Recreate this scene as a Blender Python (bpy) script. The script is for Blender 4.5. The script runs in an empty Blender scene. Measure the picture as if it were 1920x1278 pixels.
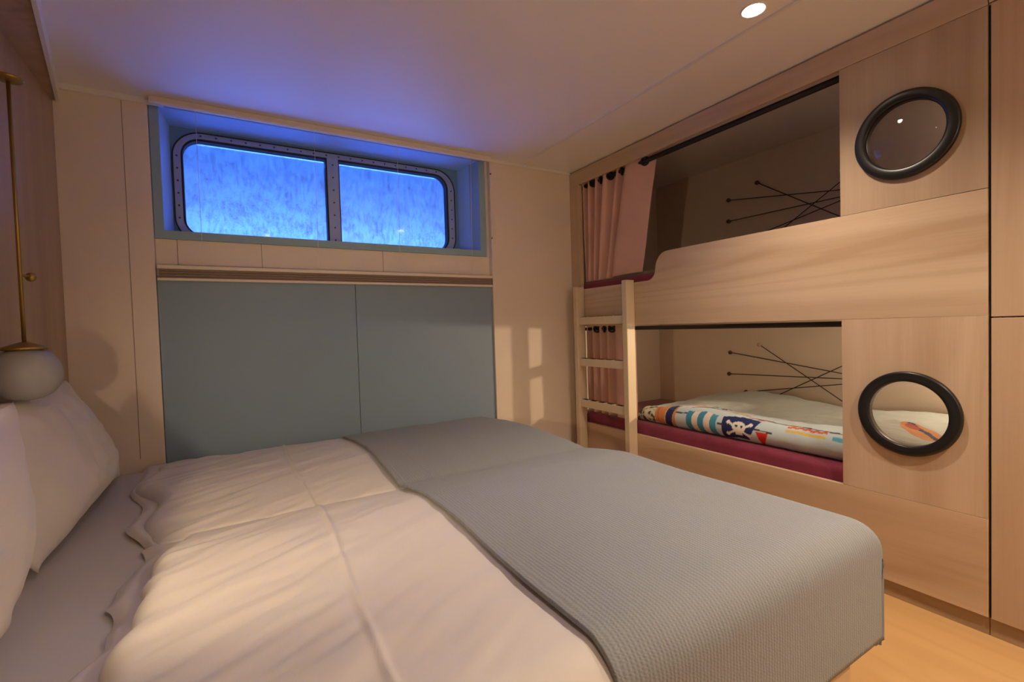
import bpy, bmesh, math, random
from mathutils import Vector, Matrix, noise

S = bpy.context.scene
COL = S.collection
random.seed(4)

# ------------------------------------------------------------------ camera
CAM_Z = 1.018
def setup_camera():
    yaw, pitch, roll = (math.radians(a) for a in (30.674, -1.695, -1.773))
    sy, cy, sp, cp = math.sin(yaw), math.cos(yaw), math.sin(pitch), math.cos(pitch)
    fwd = Vector((sy * cp, cy * cp, sp))
    right = Vector((cy, -sy, 0))
    up = right.cross(fwd)
    R = right * math.cos(roll) + up * math.sin(roll)
    U = -right * math.sin(roll) + up * math.cos(roll)
    cam = bpy.data.cameras.new('camera')
    cam.sensor_width = 36.0
    cam.lens = 878.9 / 1920 * 36.0
    cam.clip_start = 0.02
    o = bpy.data.objects.new('camera', cam)
    m = Matrix((R, U, -fwd)).transposed().to_4x4()
    m.translation = (0, 0, CAM_Z)
    o.matrix_world = m
    COL.objects.link(o)
    S.camera = o
setup_camera()

# ------------------------------------------------------------------ view, world, lights
S.view_settings.view_transform = 'Standard'
S.view_settings.look = 'None'
S.view_settings.gamma = 1.0
S.view_settings.use_curve_mapping = False
S.view_settings.exposure = 0.38

W = bpy.data.worlds.new('dusk')
S.world = W
W.use_nodes = True
wn = W.node_tree
# evening sky: paler towards the horizon, deeper blue overhead
_tc = wn.nodes.new('ShaderNodeTexCoord'); _sp = wn.nodes.new('ShaderNodeSeparateXYZ'); _rp = wn.nodes.new('ShaderNodeValToRGB')
wn.links.new(_tc.outputs['Generated'], _sp.inputs[0]); wn.links.new(_sp.outputs['Z'], _rp.inputs['Fac'])
_rp.color_ramp.elements[0].position = 0.16; _rp.color_ramp.elements[0].color = (0.19, 0.36, 1.0, 1)
_rp.color_ramp.elements[1].position = 0.33; _rp.color_ramp.elements[1].color = (0.04, 0.13, 0.46, 1)
wn.links.new(_rp.outputs['Color'], wn.nodes['Background'].inputs[0])
wn.nodes['Background'].inputs[1].default_value = 0.62

WARM = (1.0, 0.81, 0.63)

def area_light(name, loc, rot, sx, sy, power, colour):
    l = bpy.data.lights.new(name, 'AREA')
    l.shape = 'RECTANGLE'; l.size = sx; l.size_y = sy
    l.energy = power; l.color = colour
    o = bpy.data.objects.new(name, l)
    o.location = loc; o.rotation_euler = rot
    COL.objects.link(o)
    return o

def spot_light(name, loc, power, colour=WARM, size=math.radians(172), blend=0.6, radius=0.03, aim=None):
    l = bpy.data.lights.new(name, 'SPOT')
    l.energy = power; l.color = colour; l.spot_size = size; l.spot_blend = blend
    l.shadow_soft_size = radius
    o = bpy.data.objects.new(name, l)
    o.location = loc
    if aim is not None:
        o.rotation_euler = (Vector(aim) - Vector(loc)).to_track_quat('-Z', 'Y').to_euler()
    COL.objects.link(o)
    return o

def point_light(name, loc, power, colour=WARM, radius=0.03):
    l = bpy.data.lights.new(name, 'POINT')
    l.energy = power; l.color = colour; l.shadow_soft_size = radius
    o = bpy.data.objects.new(name, l)
    o.location = loc
    COL.objects.link(o)
    return o

# blue dusk light that the water and sky throw at the window
area_light('dusk_light', (0.53, 3.12, 1.28), (math.radians(-140), 0, 0), 2.2, 0.45, 2.5, (0.07, 0.26, 1.0))
area_light('dusk_light', (0.53, 2.985, 1.30), (math.radians(-163), 0, 0), 2.0, 0.16, 470, (0.045, 0.18, 1.0))
# ceiling downlights (fittings are built further down)
DOWN = [(1.527, 0.938), (0.34, 0.2), (1.45, -0.35)]
spot_light('downlight_beam', (DOWN[0][0], DOWN[0][1], 2.028), 42, size=math.radians(122), blend=1.0)
spot_light('downlight_beam', (DOWN[1][0], DOWN[1][1], 2.028), 9, size=math.radians(140), blend=0.9)
spot_light('downlight_beam', (DOWN[2][0], DOWN[2][1], 2.028), 80, size=math.radians(128), blend=1.0)
# reading light of the lower bunk, behind the porthole panel, then a soft glow inside each bunk
spot_light('bunk_reading_light', (2.74, 0.90, 0.93), 30, (1.0, 0.76, 0.50), math.radians(52), 0.7, 0.022, (1.72, 2.54, 0.82))
point_light('bunk_fill_glow', (2.70, 0.70, 0.93), 2.5, (1.0, 0.78, 0.56), 0.04)
point_light('bunk_fill_glow', (2.62, 0.60, 1.84), 0.35, (1.0, 0.78, 0.56), 0.04)  # added unseen fill that brightens the dark upper bunk
# reading light above the nearer pillow
spot_light('bed_reading_light', (-0.430, 0.70, 0.945), 20, (1.0, 0.74, 0.44), math.radians(100), 1.0, 0.016, (0.85, 2.30, 0.62))

# ------------------------------------------------------------------ materials
def new_mat(name):
    m = bpy.data.materials.new(name)
    m.use_nodes = True
    nt = m.node_tree
    return m, nt, nt.nodes['Principled BSDF']

def N(nt, kind, **kw):
    n = nt.nodes.new(kind)
    for k, v in kw.items():
        setattr(n, k, v)
    return n

def plain(name, col, rough=0.5, metal=0.0, var=0.0, scale=8.0, bump=0.0, bscale=200.0, spec=0.5, sheen=0.0):
    m, nt, b = new_mat(name)
    b.inputs['Base Color'].default_value = (*col, 1)
    b.inputs['Roughness'].default_value = rough
    b.inputs['Metallic'].default_value = metal
    b.inputs['Specular IOR Level'].default_value = spec
    if sheen:
        b.inputs['Sheen Weight'].default_value = sheen
    tc = N(nt, 'ShaderNodeTexCoord')
    if var:
        no = N(nt, 'ShaderNodeTexNoise'); no.inputs['Scale'].default_value = scale; no.inputs['Detail'].default_value = 4
        nt.links.new(tc.outputs['Object'], no.inputs['Vector'])
        r = N(nt, 'ShaderNodeValToRGB')
        r.color_ramp.elements[0].position = 0.3; r.color_ramp.elements[1].position = 0.7
        r.color_ramp.elements[0].color = tuple(c * (1 - var) for c in col) + (1,)
        r.color_ramp.elements[1].color = tuple(min(1, c * (1 + var)) for c in col) + (1,)
        nt.links.new(no.outputs['Fac'], r.inputs['Fac'])
        nt.links.new(r.outputs['Color'], b.inputs['Base Color'])
    if bump:
        nb = N(nt, 'ShaderNodeTexNoise'); nb.inputs['Scale'].default_value = bscale; nb.inputs['Detail'].default_value = 3
        nt.links.new(tc.outputs['Object'], nb.inputs['Vector'])
        bp = N(nt, 'ShaderNodeBump'); bp.inputs['Strength'].default_value = bump; bp.inputs['Distance'].default_value = 0.002
        nt.links.new(nb.outputs['Fac'], bp.inputs['Height'])
        nt.links.new(bp.outputs['Normal'], b.inputs['Normal'])
    return m

def wood(name, grain, light, dark, off=(0, 0, 0), rough=0.42, rings=20.0, across=2.4, contrast=0.85):
    """grain: axis index the fibres run along (object space)."""
    m, nt, b = new_mat(name)
    L = nt.links.new
    tc = N(nt, 'ShaderNodeTexCoord')
    mp = N(nt, 'ShaderNodeMapping')
    mp.inputs['Location'].default_value = off
    sc = [1.0, 1.0, 1.0]; sc[grain] = 0.10
    mp.inputs['Scale'].default_value = sc
    L(tc.outputs['Object'], mp.inputs['Vector'])
    # growth rings (cathedral figure)
    n1 = N(nt, 'ShaderNodeTexNoise'); n1.inputs['Scale'].default_value = across; n1.inputs['Detail'].default_value = 1.5; n1.inputs['Distortion'].default_value = 0.3
    L(mp.outputs['Vector'], n1.inputs['Vector'])
    mul = N(nt, 'ShaderNodeMath', operation='MULTIPLY'); mul.inputs[1].default_value = rings * 6.283
    L(n1.outputs['Fac'], mul.inputs[0])
    si = N(nt, 'ShaderNodeMath', operation='SINE'); L(mul.outputs[0], si.inputs[0])
    rg = N(nt, 'ShaderNodeMapRange'); rg.inputs['From Min'].default_value = -1; rg.inputs['From Max'].default_value = 1
    L(si.outputs[0], rg.inputs['Value'])
    pw = N(nt, 'ShaderNodeMath', operation='POWER'); pw.inputs[1].default_value = 3.0; L(rg.outputs[0], pw.inputs[0])
    # broad board-to-board bands
    n2 = N(nt, 'ShaderNodeTexNoise'); n2.inputs['Scale'].default_value = 9.0; n2.inputs['Detail'].default_value = 2.0
    mp2 = N(nt, 'ShaderNodeMapping'); sc2 = [1.0, 1.0, 1.0]; sc2[grain] = 0.04
    mp2.inputs['Scale'].default_value = sc2; mp2.inputs['Location'].default_value = [o + 3.1 for o in off]
    L(tc.outputs['Object'], mp2.inputs['Vector']); L(mp2.outputs['Vector'], n2.inputs['Vector'])
    # fine fibres
    n3 = N(nt, 'ShaderNodeTexNoise'); n3.inputs['Scale'].default_value = 160.0; n3.inputs['Detail'].default_value = 3.0
    mp3 = N(nt, 'ShaderNodeMapping'); sc3 = [1.0, 1.0, 1.0]; sc3[grain] = 0.03
    mp3.inputs['Scale'].default_value = sc3
    L(tc.outputs['Object'], mp3.inputs['Vector']); L(mp3.outputs['Vector'], n3.inputs['Vector'])
    # where the figure shows at all
    n4 = N(nt, 'ShaderNodeTexNoise'); n4.inputs['Scale'].default_value = 2.2; n4.inputs['Detail'].default_value = 1.0
    L(mp.outputs['Vector'], n4.inputs['Vector'])
    r4 = N(nt, 'ShaderNodeMapRange'); r4.inputs['From Min'].default_value = 0.40; r4.inputs['From Max'].default_value = 0.60
    L(n4.outputs['Fac'], r4.inputs['Value'])
    a = N(nt, 'ShaderNodeMath', operation='MULTIPLY'); L(pw.outputs[0], a.inputs[0]); L(r4.outputs[0], a.inputs[1])
    a2 = N(nt, 'ShaderNodeMath', operation='MULTIPLY'); a2.inputs[1].default_value = 0.6 * contrast; L(a.outputs[0], a2.inputs[0])
    bnd = N(nt, 'ShaderNodeMapRange'); bnd.inputs['From Min'].default_value = 0.35; bnd.inputs['From Max'].default_value = 0.68
    bnd.inputs['To Max'].default_value = 0.9 * contrast
    L(n2.outputs['Fac'], bnd.inputs['Value'])
    s1 = N(nt, 'ShaderNodeMath', operation='ADD'); L(a2.outputs[0], s1.inputs[0]); L(bnd.outputs[0], s1.inputs[1])
    f3 = N(nt, 'ShaderNodeMath', operation='MULTIPLY_ADD'); f3.inputs[1].default_value = 0.5 * contrast; f3.inputs[2].default_value = -0.25 * contrast
    L(n3.outputs['Fac'], f3.inputs[0])
    s2 = N(nt, 'ShaderNodeMath', operation='ADD', use_clamp=True); L(s1.outputs[0], s2.inputs[0]); L(f3.outputs[0], s2.inputs[1])
    mx = N(nt, 'ShaderNodeMix', data_type='RGBA')
    mx.inputs['A'].default_value = (*light, 1); mx.inputs['B'].default_value = (*dark, 1)
    L(s2.outputs[0], mx.inputs['Factor'])
    L(mx.outputs['Result'], b.inputs['Base Color'])
    b.inputs['Roughness'].default_value = rough
    b.inputs['Specular IOR Level'].default_value = 0.35
    bp = N(nt, 'ShaderNodeBump'); bp.inputs['Strength'].default_value = 0.12; bp.inputs['Distance'].default_value = 0.001
    L(n3.outputs['Fac'], bp.inputs['Height']); L(bp.outputs['Normal'], b.inputs['Normal'])
    return m

def emit(name, col, strength):
    m = bpy.data.materials.new(name); m.use_nodes = True
    nt = m.node_tree
    nt.nodes.remove(nt.nodes['Principled BSDF'])
    e = N(nt, 'ShaderNodeEmission'); e.inputs[0].default_value = (*col, 1); e.inputs[1].default_value = strength
    nt.links.new(e.outputs[0], nt.nodes['Material Output'].inputs[0])
    return m

LW, DW = (0.66, 0.50, 0.345), (0.50, 0.345, 0.215)
M = {}
M['wood_v'] = wood('ash_upright', 2, (0.52, 0.39, 0.268), (0.40, 0.28, 0.178), (0.3, 0.1, 0.0))
M['wood_v2'] = wood('ash_upright_second', 2, LW, DW, (5.3, 2.1, 1.7))
M['wood_v3'] = wood('ash_upright_third', 2, (0.60, 0.445, 0.30), DW, (8.3, 4.4, 0.7))
M['wood_h'] = wood('ash_lengthwise', 1, LW, DW, (2.0, 0.0, 0.4))
M['wood_h2'] = wood('ash_lengthwise_second', 1, (0.64, 0.47, 0.31), (0.48, 0.32, 0.19), (7.0, 1.0, 3.4))
M['wood_wall'] = wood('brown_wall_wood', 2, (0.46, 0.33, 0.22), (0.33, 0.22, 0.14), (1.0, 2.0, 0.0))
M['floor'] = wood('oak_floor', 1, (0.60, 0.36, 0.145), (0.48, 0.27, 0.095), (0.5, 0.3, 0.0), rough=0.35, contrast=0.45)
M['skirt'] = wood('ash_plinth', 1, (0.47, 0.33, 0.20), (0.36, 0.24, 0.14), (4.0, 0.3, 0.0))
M['ladder'] = wood('pale_lacquered_wood', 2, (0.74, 0.62, 0.44), (0.66, 0.53, 0.36), (1.4, 0.2, 0.0), contrast=0.35)
M['bed_base'] = wood('bed_base_wood', 0, (0.66, 0.48, 0.29), (0.54, 0.37, 0.21), (1.4, 0.2, 0.0))
M['cream'] = plain('cream_wall_panel', (0.77, 0.665, 0.555), 0.55, var=0.02, scale=3)
M['groove'] = plain('panel_joint', (0.25, 0.19, 0.13), 0.7)
M['ceiling'] = plain('ceiling_panel', (0.88, 0.83, 0.75), 0.42, var=0.01, scale=2)
M['trim'] = plain('white_trim', (0.80, 0.76, 0.70), 0.35)
M['blue_panel'] = plain('blue_grey_panel', (0.225, 0.31, 0.41), 0.55, var=0.02, scale=4, bump=0.05, bscale=400)
M['blue_frame'] = plain('blue_grey_paint', (0.27, 0.40, 0.47), 0.45)
M['reveal'] = plain('dusk_tinted_reveal', (0.36, 0.60, 0.92), 0.5)  # blue of the dusk light put into the reveal's colour
M['hull'] = plain('hull_plate', (0.14, 0.28, 0.40), 0.5)
M['flange'] = plain('grey_metal_flange', (0.34, 0.40, 0.50), 0.45, metal=0.4)
M['rivet'] = plain('dark_rivets', (0.06, 0.06, 0.08), 0.4, metal=0.6)
M['black'] = plain('black_lacquer', (0.010, 0.010, 0.010), 0.32)
M['rubber'] = plain('black_rubber', (0.012, 0.012, 0.014), 0.6)
M['brass'] = plain('aged_brass', (0.38, 0.25, 0.07), 0.35, metal=0.9)
M['opal'] = plain('opal_glass', (0.34, 0.335, 0.35), 0.5)
M['opal_lit'] = emit('lit_opal_glass', (1.0, 0.74, 0.40), 48.0)
M['fill_opal'] = emit('fill_lamp_opal_glass', (1.0, 0.87, 0.70), 30.0)  # globe of the added fill lamp
M['lens'] = emit('lit_downlight_lens', (1.0, 0.86, 0.66), 30.0)
M['linen'] = plain('white_bed_linen', (0.75, 0.705, 0.655), 0.75, bump=0.15, bscale=900, sheen=0.1)
M['sheet'] = plain('white_bottom_sheet', (0.68, 0.64, 0.60), 0.78, bump=0.15, bscale=900)
M['burgundy'] = plain('burgundy_mattress_cover', (0.195, 0.014, 0.043), 0.75, var=0.15, scale=14, bump=0.2, bscale=500, sheen=0.15)
M['curtain'] = plain('dusty_pink_curtain', (0.68, 0.41, 0.32), 0.8, var=0.05, scale=6, bump=0.2, bscale=700, sheen=0.1)
M['blind_rail'] = plain('cream_blind_rail', (0.76, 0.66, 0.54), 0.4)
M['blind_cloth'] = plain('taupe_blind_cloth', (0.33, 0.25, 0.20), 0.8)
M['cord'] = plain('pale_cord', (0.75, 0.75, 0.75), 0.6)
M['elastic'] = plain('dark_elastic_cord', (0.035, 0.025, 0.022), 0.7)
M['peg'] = plain('brown_peg', (0.10, 0.05, 0.03), 0.5)
M['pale_peg'] = plain('pale_peg', (0.60, 0.42, 0.30), 0.5)

def make_glass(name, clear, rough, tint):
    m = bpy.data.materials.new(name); m.use_nodes = True
    nt = m.node_tree; L = nt.links.new
    nt.nodes.remove(nt.nodes['Principled BSDF'])
    out = nt.nodes['Material Output']
    tr = N(nt, 'ShaderNodeBsdfTransparent'); tr.inputs[0].default_value = (*tint, 1)
    gl = N(nt, 'ShaderNodeBsdfGlossy'); gl.inputs['Roughness'].default_value = rough
    fr = N(nt, 'ShaderNodeFresnel'); fr.inputs[0].default_value = 1.5
    mx = N(nt, 'ShaderNodeMixShader')
    L(fr.outputs[0], mx.inputs[0]); L(tr.outputs[0], mx.inputs[1]); L(gl.outputs[0], mx.inputs[2])
    L(mx.outputs[0], out.inputs[0])
    return m
M['clear_glass'] = make_glass('porthole_glass', 1.0, 0.03, (0.93, 0.92, 0.90))

def make_frosted():
    m = bpy.data.materials.new('salt_hazed_window_glass'); m.use_nodes = True
    nt = m.node_tree; L = nt.links.new
    nt.nodes.remove(nt.nodes['Principled BSDF'])
    out = nt.nodes['Material Output']
    tc = N(nt, 'ShaderNodeTexCoord')
    tr = N(nt, 'ShaderNodeBsdfTransparent'); tr.inputs[0].default_value = (0.9, 0.93, 1, 1)
    rf = N(nt, 'ShaderNodeBsdfRefraction'); rf.inputs['Roughness'].default_value = 0.5; rf.inputs['IOR'].default_value = 1.06
    rf.inputs['Color'].default_value = (0.9, 0.93, 1, 1)
    tl = N(nt, 'ShaderNodeBsdfTranslucent'); tl.inputs[0].default_value = (0.85, 0.9, 0.95, 1)
    # haze of dried salt and drops: large clouds, streaks that run down, fine specks
    n1 = N(nt, 'ShaderNodeTexNoise'); n1.inputs['Scale'].default_value = 11; n1.inputs['Detail'].default_value = 6
    L(tc.outputs['Object'], n1.inputs['Vector'])
    mp = N(nt, 'ShaderNodeMapping'); mp.inputs['Scale'].default_value = (1, 1, 0.35)
    L(tc.outputs['Object'], mp.inputs['Vector'])
    n2 = N(nt, 'ShaderNodeTexNoise'); n2.inputs['Scale'].default_value = 60; n2.inputs['Detail'].default_value = 4
    L(mp.outputs['Vector'], n2.inputs['Vector'])
    n3 = N(nt, 'ShaderNodeTexNoise'); n3.inputs['Scale'].default_value = 190; n3.inputs['Detail'].default_value = 5
    L(tc.outputs['Object'], n3.inputs['Vector'])
    ad = N(nt, 'ShaderNodeMath', operation='ADD'); L(n1.outputs['Fac'], ad.inputs[0]); L(n2.outputs['Fac'], ad.inputs[1])
    ad2 = N(nt, 'ShaderNodeMath', operation='MULTIPLY_ADD'); ad2.inputs[1].default_value = 0.9; L(n3.outputs['Fac'], ad2.inputs[0]); L(ad.outputs[0], ad2.inputs[2])
    mr = N(nt, 'ShaderNodeMapRange'); mr.inputs['From Min'].default_value = 1.05; mr.inputs['From Max'].default_value = 1.65
    mr.inputs['To Min'].default_value = 0.0; mr.inputs['To Max'].default_value = 0.06
    L(ad2.outputs[0], mr.inputs['Value'])
    a = N(nt, 'ShaderNodeMixShader'); a.inputs[0].default_value = 0.45
    L(tr.outputs[0], a.inputs[1]); L(rf.outputs[0], a.inputs[2])
    b = N(nt, 'ShaderNodeMixShader'); L(mr.outputs[0], b.inputs[0]); L(a.outputs[0], b.inputs[1]); L(tl.outputs[0], b.inputs[2])
    gl = N(nt, 'ShaderNodeBsdfGlossy'); gl.inputs['Roughness'].default_value = 0.05
    fr = N(nt, 'ShaderNodeFresnel'); fr.inputs[0].default_value = 1.45
    c = N(nt, 'ShaderNodeMixShader'); L(fr.outputs[0], c.inputs[0]); L(b.outputs[0], c.inputs[1]); L(gl.outputs[0], c.inputs[2])
    L(c.outputs[0], out.inputs[0])
    return m
M['window_glass'] = make_frosted()

def make_blanket():
    m, nt, b = new_mat('blue_grey_ribbed_weave'); L = nt.links.new
    tc = N(nt, 'ShaderNodeTexCoord')
    sp = N(nt, 'ShaderNodeSeparateXYZ'); L(tc.outputs['UV'], sp.inputs[0])
    # ribs every 11 mm across the bed length, each rib a row of knots
    def wave(src, freq, phase=None):
        mu = N(nt, 'ShaderNodeMath', operation='MULTIPLY'); mu.inputs[1].default_value = freq * 6.283; L(src, mu.inputs[0])
        v = mu.outputs[0]
        if phase is not None:
            ad = N(nt, 'ShaderNodeMath', operation='ADD'); L(v, ad.inputs[0]); L(phase, ad.inputs[1]); v = ad.outputs[0]
        s = N(nt, 'ShaderNodeMath', operation='SINE'); L(v, s.inputs[0]); return s.outputs[0]
    wob = N(nt, 'ShaderNodeTexNoise'); wob.inputs['Scale'].default_value = 60; L(tc.outputs['UV'], wob.inputs['Vector'])
    ph = N(nt, 'ShaderNodeMath', operation='MULTIPLY'); ph.inputs[1].default_value = 5.0; L(wob.outputs['Fac'], ph.inputs[0])
    rib = wave(sp.outputs['X'], 1 / 0.0088, ph.outputs[0])
    knot = wave(sp.outputs['Y'], 1 / 0.0066, ph.outputs[0])
    pr = N(nt, 'ShaderNodeMath', operation='MULTIPLY'); L(rib, pr.inputs[0]); L(knot, pr.inputs[1])
    h = N(nt, 'ShaderNodeMath', operation='MULTIPLY_ADD'); h.inputs[1].default_value = 0.8; L(pr.outputs[0], h.inputs[0]); L(rib, h.inputs[2])
    mr = N(nt, 'ShaderNodeMapRange'); mr.inputs['From Min'].default_value = -1.5; mr.inputs['From Max'].default_value = 1.2
    L(h.outputs[0], mr.inputs['Value'])
    # stitched seam 0.1 m inside the edge
    d = N(nt, 'ShaderNodeMath', operation='SUBTRACT'); d.inputs[1].default_value = 0.575; L(sp.outputs['X'], d.inputs[0])
    ab = N(nt, 'ShaderNodeMath', operation='ABSOLUTE'); L(d.outputs[0], ab.inputs[0])
    st = N(nt, 'ShaderNodeMath', operation='LESS_THAN'); st.inputs[1].default_value = 0.0022; L(ab.outputs[0], st.inputs[0])
    dash = wave(sp.outputs['Y'], 1 / 0.02)
    da = N(nt, 'ShaderNodeMath', operation='GREATER_THAN'); da.inputs[1].default_value = -0.3; L(dash, da.inputs[0])
    sd = N(nt, 'ShaderNodeMath', operation='MULTIPLY'); L(st.outputs[0], sd.inputs[0]); L(da.outputs[0], sd.inputs[1])
    mx = N(nt, 'ShaderNodeMix', data_type='RGBA')
    mx.inputs['A'].default_value = (0.235, 0.25, 0.26, 1); mx.inputs['B'].default_value = (0.30, 0.322, 0.338, 1)
    L(mr.outputs[0], mx.inputs['Factor'])
    mx2 = N(nt, 'ShaderNodeMix', data_type='RGBA'); mx2.inputs['B'].default_value = (0.25, 0.25, 0.26, 1)
    L(sd.outputs[0], mx2.inputs['Factor']); L(mx.outputs['Result'], mx2.inputs['A'])
    L(mx2.outputs['Result'], b.inputs['Base Color'])
    b.inputs['Roughness'].default_value = 0.85
    b.inputs['Sheen Weight'].default_value = 0.12
    bp = N(nt, 'ShaderNodeBump'); bp.inputs['Strength'].default_value = 0.4; bp.inputs['Distance'].default_value = 0.0025
    L(mr.outputs[0], bp.inputs['Height']); L(bp.outputs['Normal'], b.inputs['Normal'])
    return m
M['blanket'] = make_blanket()

def make_print():
    m, nt, b = new_mat('printed_childrens_cotton')
    at = N(nt, 'ShaderNodeAttribute'); at.attribute_name = 'print'
    nt.links.new(at.outputs['Color'], b.inputs['Base Color'])
    b.inputs['Roughness'].default_value = 0.75
    return m
M['print'] = make_print()

# ------------------------------------------------------------------ object helpers
def obj(name, bm, mat, parent=None, smooth=False, bevel=0.0, mats=None, auto=None):
    if parent is not None:
        org = root_loc(parent)
        bmesh.ops.translate(bm, verts=bm.verts, vec=-org)
    bmesh.ops.recalc_face_normals(bm, faces=bm.faces)
    me = bpy.data.meshes.new(name)
    bm.to_mesh(me); bm.free()
    for k in (mats or [mat]):
        me.materials.append(M[k])
    if smooth:
        for p in me.polygons:
            p.use_smooth = True
    o = bpy.data.objects.new(name, me)
    COL.objects.link(o)
    if parent is not None:
        o.parent = parent
    if bevel:
        b = o.modifiers.new('edge', 'BEVEL'); b.width = bevel; b.segments = 2; b.limit_method = 'ANGLE'
        b.harden_normals = False
    return o

def root_loc(o):
    v = Vector((0, 0, 0))
    while o is not None:
        v += Vector(o.location); o = o.parent
    return v

def thing(name, label, cat, loc=(0, 0, 0), group=None, kind=None):
    o = bpy.data.objects.new(name, None)
    COL.objects.link(o)
    o.location = loc
    o.empty_display_size = 0.1
    if label: o['label'] = label
    if cat: o['category'] = cat
    if group: o['group'] = group
    if kind: o['kind'] = kind
    return o

def tag(o, label, cat, group=None):
    o['label'] = label; o['category'] = cat
    if group: o['group'] = group
    return o

def struct(name, bm, mat, bevel=0.0, label=None, smooth=False):
    o = obj(name, bm, mat, None, smooth, bevel)
    o['kind'] = 'structure'
    if label: o['label'] = label
    return o

def box(bm, x0, x1, y0, y1, z0, z1):
    vs = [bm.verts.new((x, y, z)) for x in (x0, x1) for y in (y0, y1) for z in (z0, z1)]
    for f in ((0, 1, 3, 2), (4, 6, 7, 5), (0, 4, 5, 1), (2, 3, 7, 6), (0, 2, 6, 4), (1, 5, 7, 3)):
        bm.faces.new([vs[i] for i in f])
    return bm

def BX(*a):
    return box(bmesh.new(), *a)

def prism(bm, pts, d0, d1, axis='x'):
    """polygon pts (a,b) extruded along an axis between d0 and d1."""
    def P(a, b, d):
        return (d, a, b) if axis == 'x' else ((a, d, b) if axis == 'y' else (a, b, d))
    lo = [bm.verts.new(P(a, b, d0)) for a, b in pts]
    hi = [bm.verts.new(P(a, b, d1)) for a, b in pts]
    bm.faces.new(lo); bm.faces.new(hi[::-1])
    n = len(pts)
    for i in range(n):
        bm.faces.new((lo[i], lo[(i + 1) % n], hi[(i + 1) % n], hi[i]))
    return bm

def tube(bm, pts, r, seg=10, caps=True, closed=False):
    pts = [Vector(p) for p in pts]
    rings = []
    n = len(pts)
    ref = None
    for i, p in enumerate(pts):
        if closed:
            t = pts[(i + 1) % n] - pts[i - 1]
        else:
            t = pts[min(i + 1, n - 1)] - pts[max(i - 1, 0)]
        t.normalize()
        if ref is None:
            ref = Vector((0, 0, 1)) if abs(t.z) < 0.9 else Vector((1, 0, 0))
        u = t.cross(ref).normalized(); v = u.cross(t).normalized()
        ref = v
        rr = r[i] if isinstance(r, (list, tuple)) else r
        rings.append([bm.verts.new(p + (u * math.cos(2 * math.pi * k / seg) + v * math.sin(2 * math.pi * k / seg)) * rr) for k in range(seg)])
    m = n if closed else n - 1
    for i in range(m):
        a, b = rings[i], rings[(i + 1) % n]
        for k in range(seg):
            bm.faces.new((a[k], a[(k + 1) % seg], b[(k + 1) % seg], b[k]))
    if caps and not closed:
        bm.faces.new(rings[0][::-1]); bm.faces.new(rings[-1])
    return bm

def lathe(bm, prof, c, axis='z', seg=40):
    """prof: list of (radius, height) along axis from centre c."""
    c = Vector(c)
    def P(r, h, a):
        u, v = r * math.cos(a), r * math.sin(a)
        if axis == 'z': return c + Vector((u, v, h))
        if axis == 'x': return c + Vector((h, u, v))
        return c + Vector((u, h, v))
    rings = []
    for r, h in prof:
        if r < 1e-6:
            rings.append([bm.verts.new(P(0, h, 0))])
        else:
            rings.append([bm.verts.new(P(r, h, 2 * math.pi * k / seg)) for k in range(seg)])
    for a, b in zip(rings, rings[1:]):
        if len(a) == 1 and len(b) == 1: continue
        for k in range(seg):
            k2 = (k + 1) % seg
            if len(a) == 1: bm.faces.new((a[0], b[k2], b[k]))
            elif len(b) == 1: bm.faces.new((a[k], a[k2], b[0]))
            else: bm.faces.new((a[k], a[k2], b[k2], b[k]))
    return bm

def grid(bm, nu, nv, f, uvf=None):
    vs = [[bm.verts.new(f(i / nu, j / nv)) for j in range(nv + 1)] for i in range(nu + 1)]
    uvl = bm.loops.layers.uv.new('UVMap') if uvf else None
    for i in range(nu):
        for j in range(nv):
            ids = ((i, j), (i + 1, j), (i + 1, j + 1), (i, j + 1))
            fc = bm.faces.new([vs[a][b] for a, b in ids])
            if uvl:
                for lp, (a, b) in zip(fc.loops, ids):
                    lp[uvl].uv = uvf(a / nu, b / nv)
    return vs

def fbm(x, y, z=0.0, o=3):
    return noise.fractal(Vector((x, y, z)), 1.0, 2.0, o)

def smooth(a, b, x):
    t = min(1, max(0, (x - a) / (b - a)))
    return t * t * (3 - 2 * t)

# ------------------------------------------------------------------ room shell
X_L, X_R = -0.58, 2.84      # wood side wall; wall behind the bunks
Y_B, Y_F = 2.545, -1.25     # window wall; wall behind the camera
H = 2.045
struct('floor', BX(X_L - 0.3, X_R + 0.2, Y_F - 0.2, 2.95, -0.05, 0.0), 'floor', label='light orange oak floor')

struct('ceiling', BX(X_L - 0.3, X_R + 0.2, Y_F - 0.2, 3.02, H, H + 0.06), 'ceiling', label='cream painted ceiling panels')
struct('trim_1', BX(1.604, 1.617, Y_F, Y_B, H - 0.007, H + 0.01), 'trim', bevel=0.001, label='thin pale ceiling joint strip before the bunks')

bm = bmesh.new()
box(bm, -0.9, -0.28, Y_B, 2.95, -0.05, H + 0.06)
box(bm, 1.386, X_R + 0.2, Y_B, 2.95, -0.05, H + 0.06)
box(bm, -0.28, 1.386, 2.578, 2.862, -0.05, 1.456)
box(bm, 1.362, 1.386, 2.578, 2.95, 1.456, H + 0.06)
struct('wall_back', bm, 'cream', bevel=0.0015, label='cream panelled wall around the window')

bm = bmesh.new()
for x in (-0.366,):
    box(bm, x - 0.0012, x + 0.0012, Y_B - 0.0006, Y_B + 0.01, 0.5, H)
for x in (-0.2, 0.134, 0.722):
    box(bm, x - 0.0012, x + 0.0012, 2.5774, 2.59, 1.28, 1.456)
struct('trim_2', bm, 'groove', label='fine joints between the cream wall panels')

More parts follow.
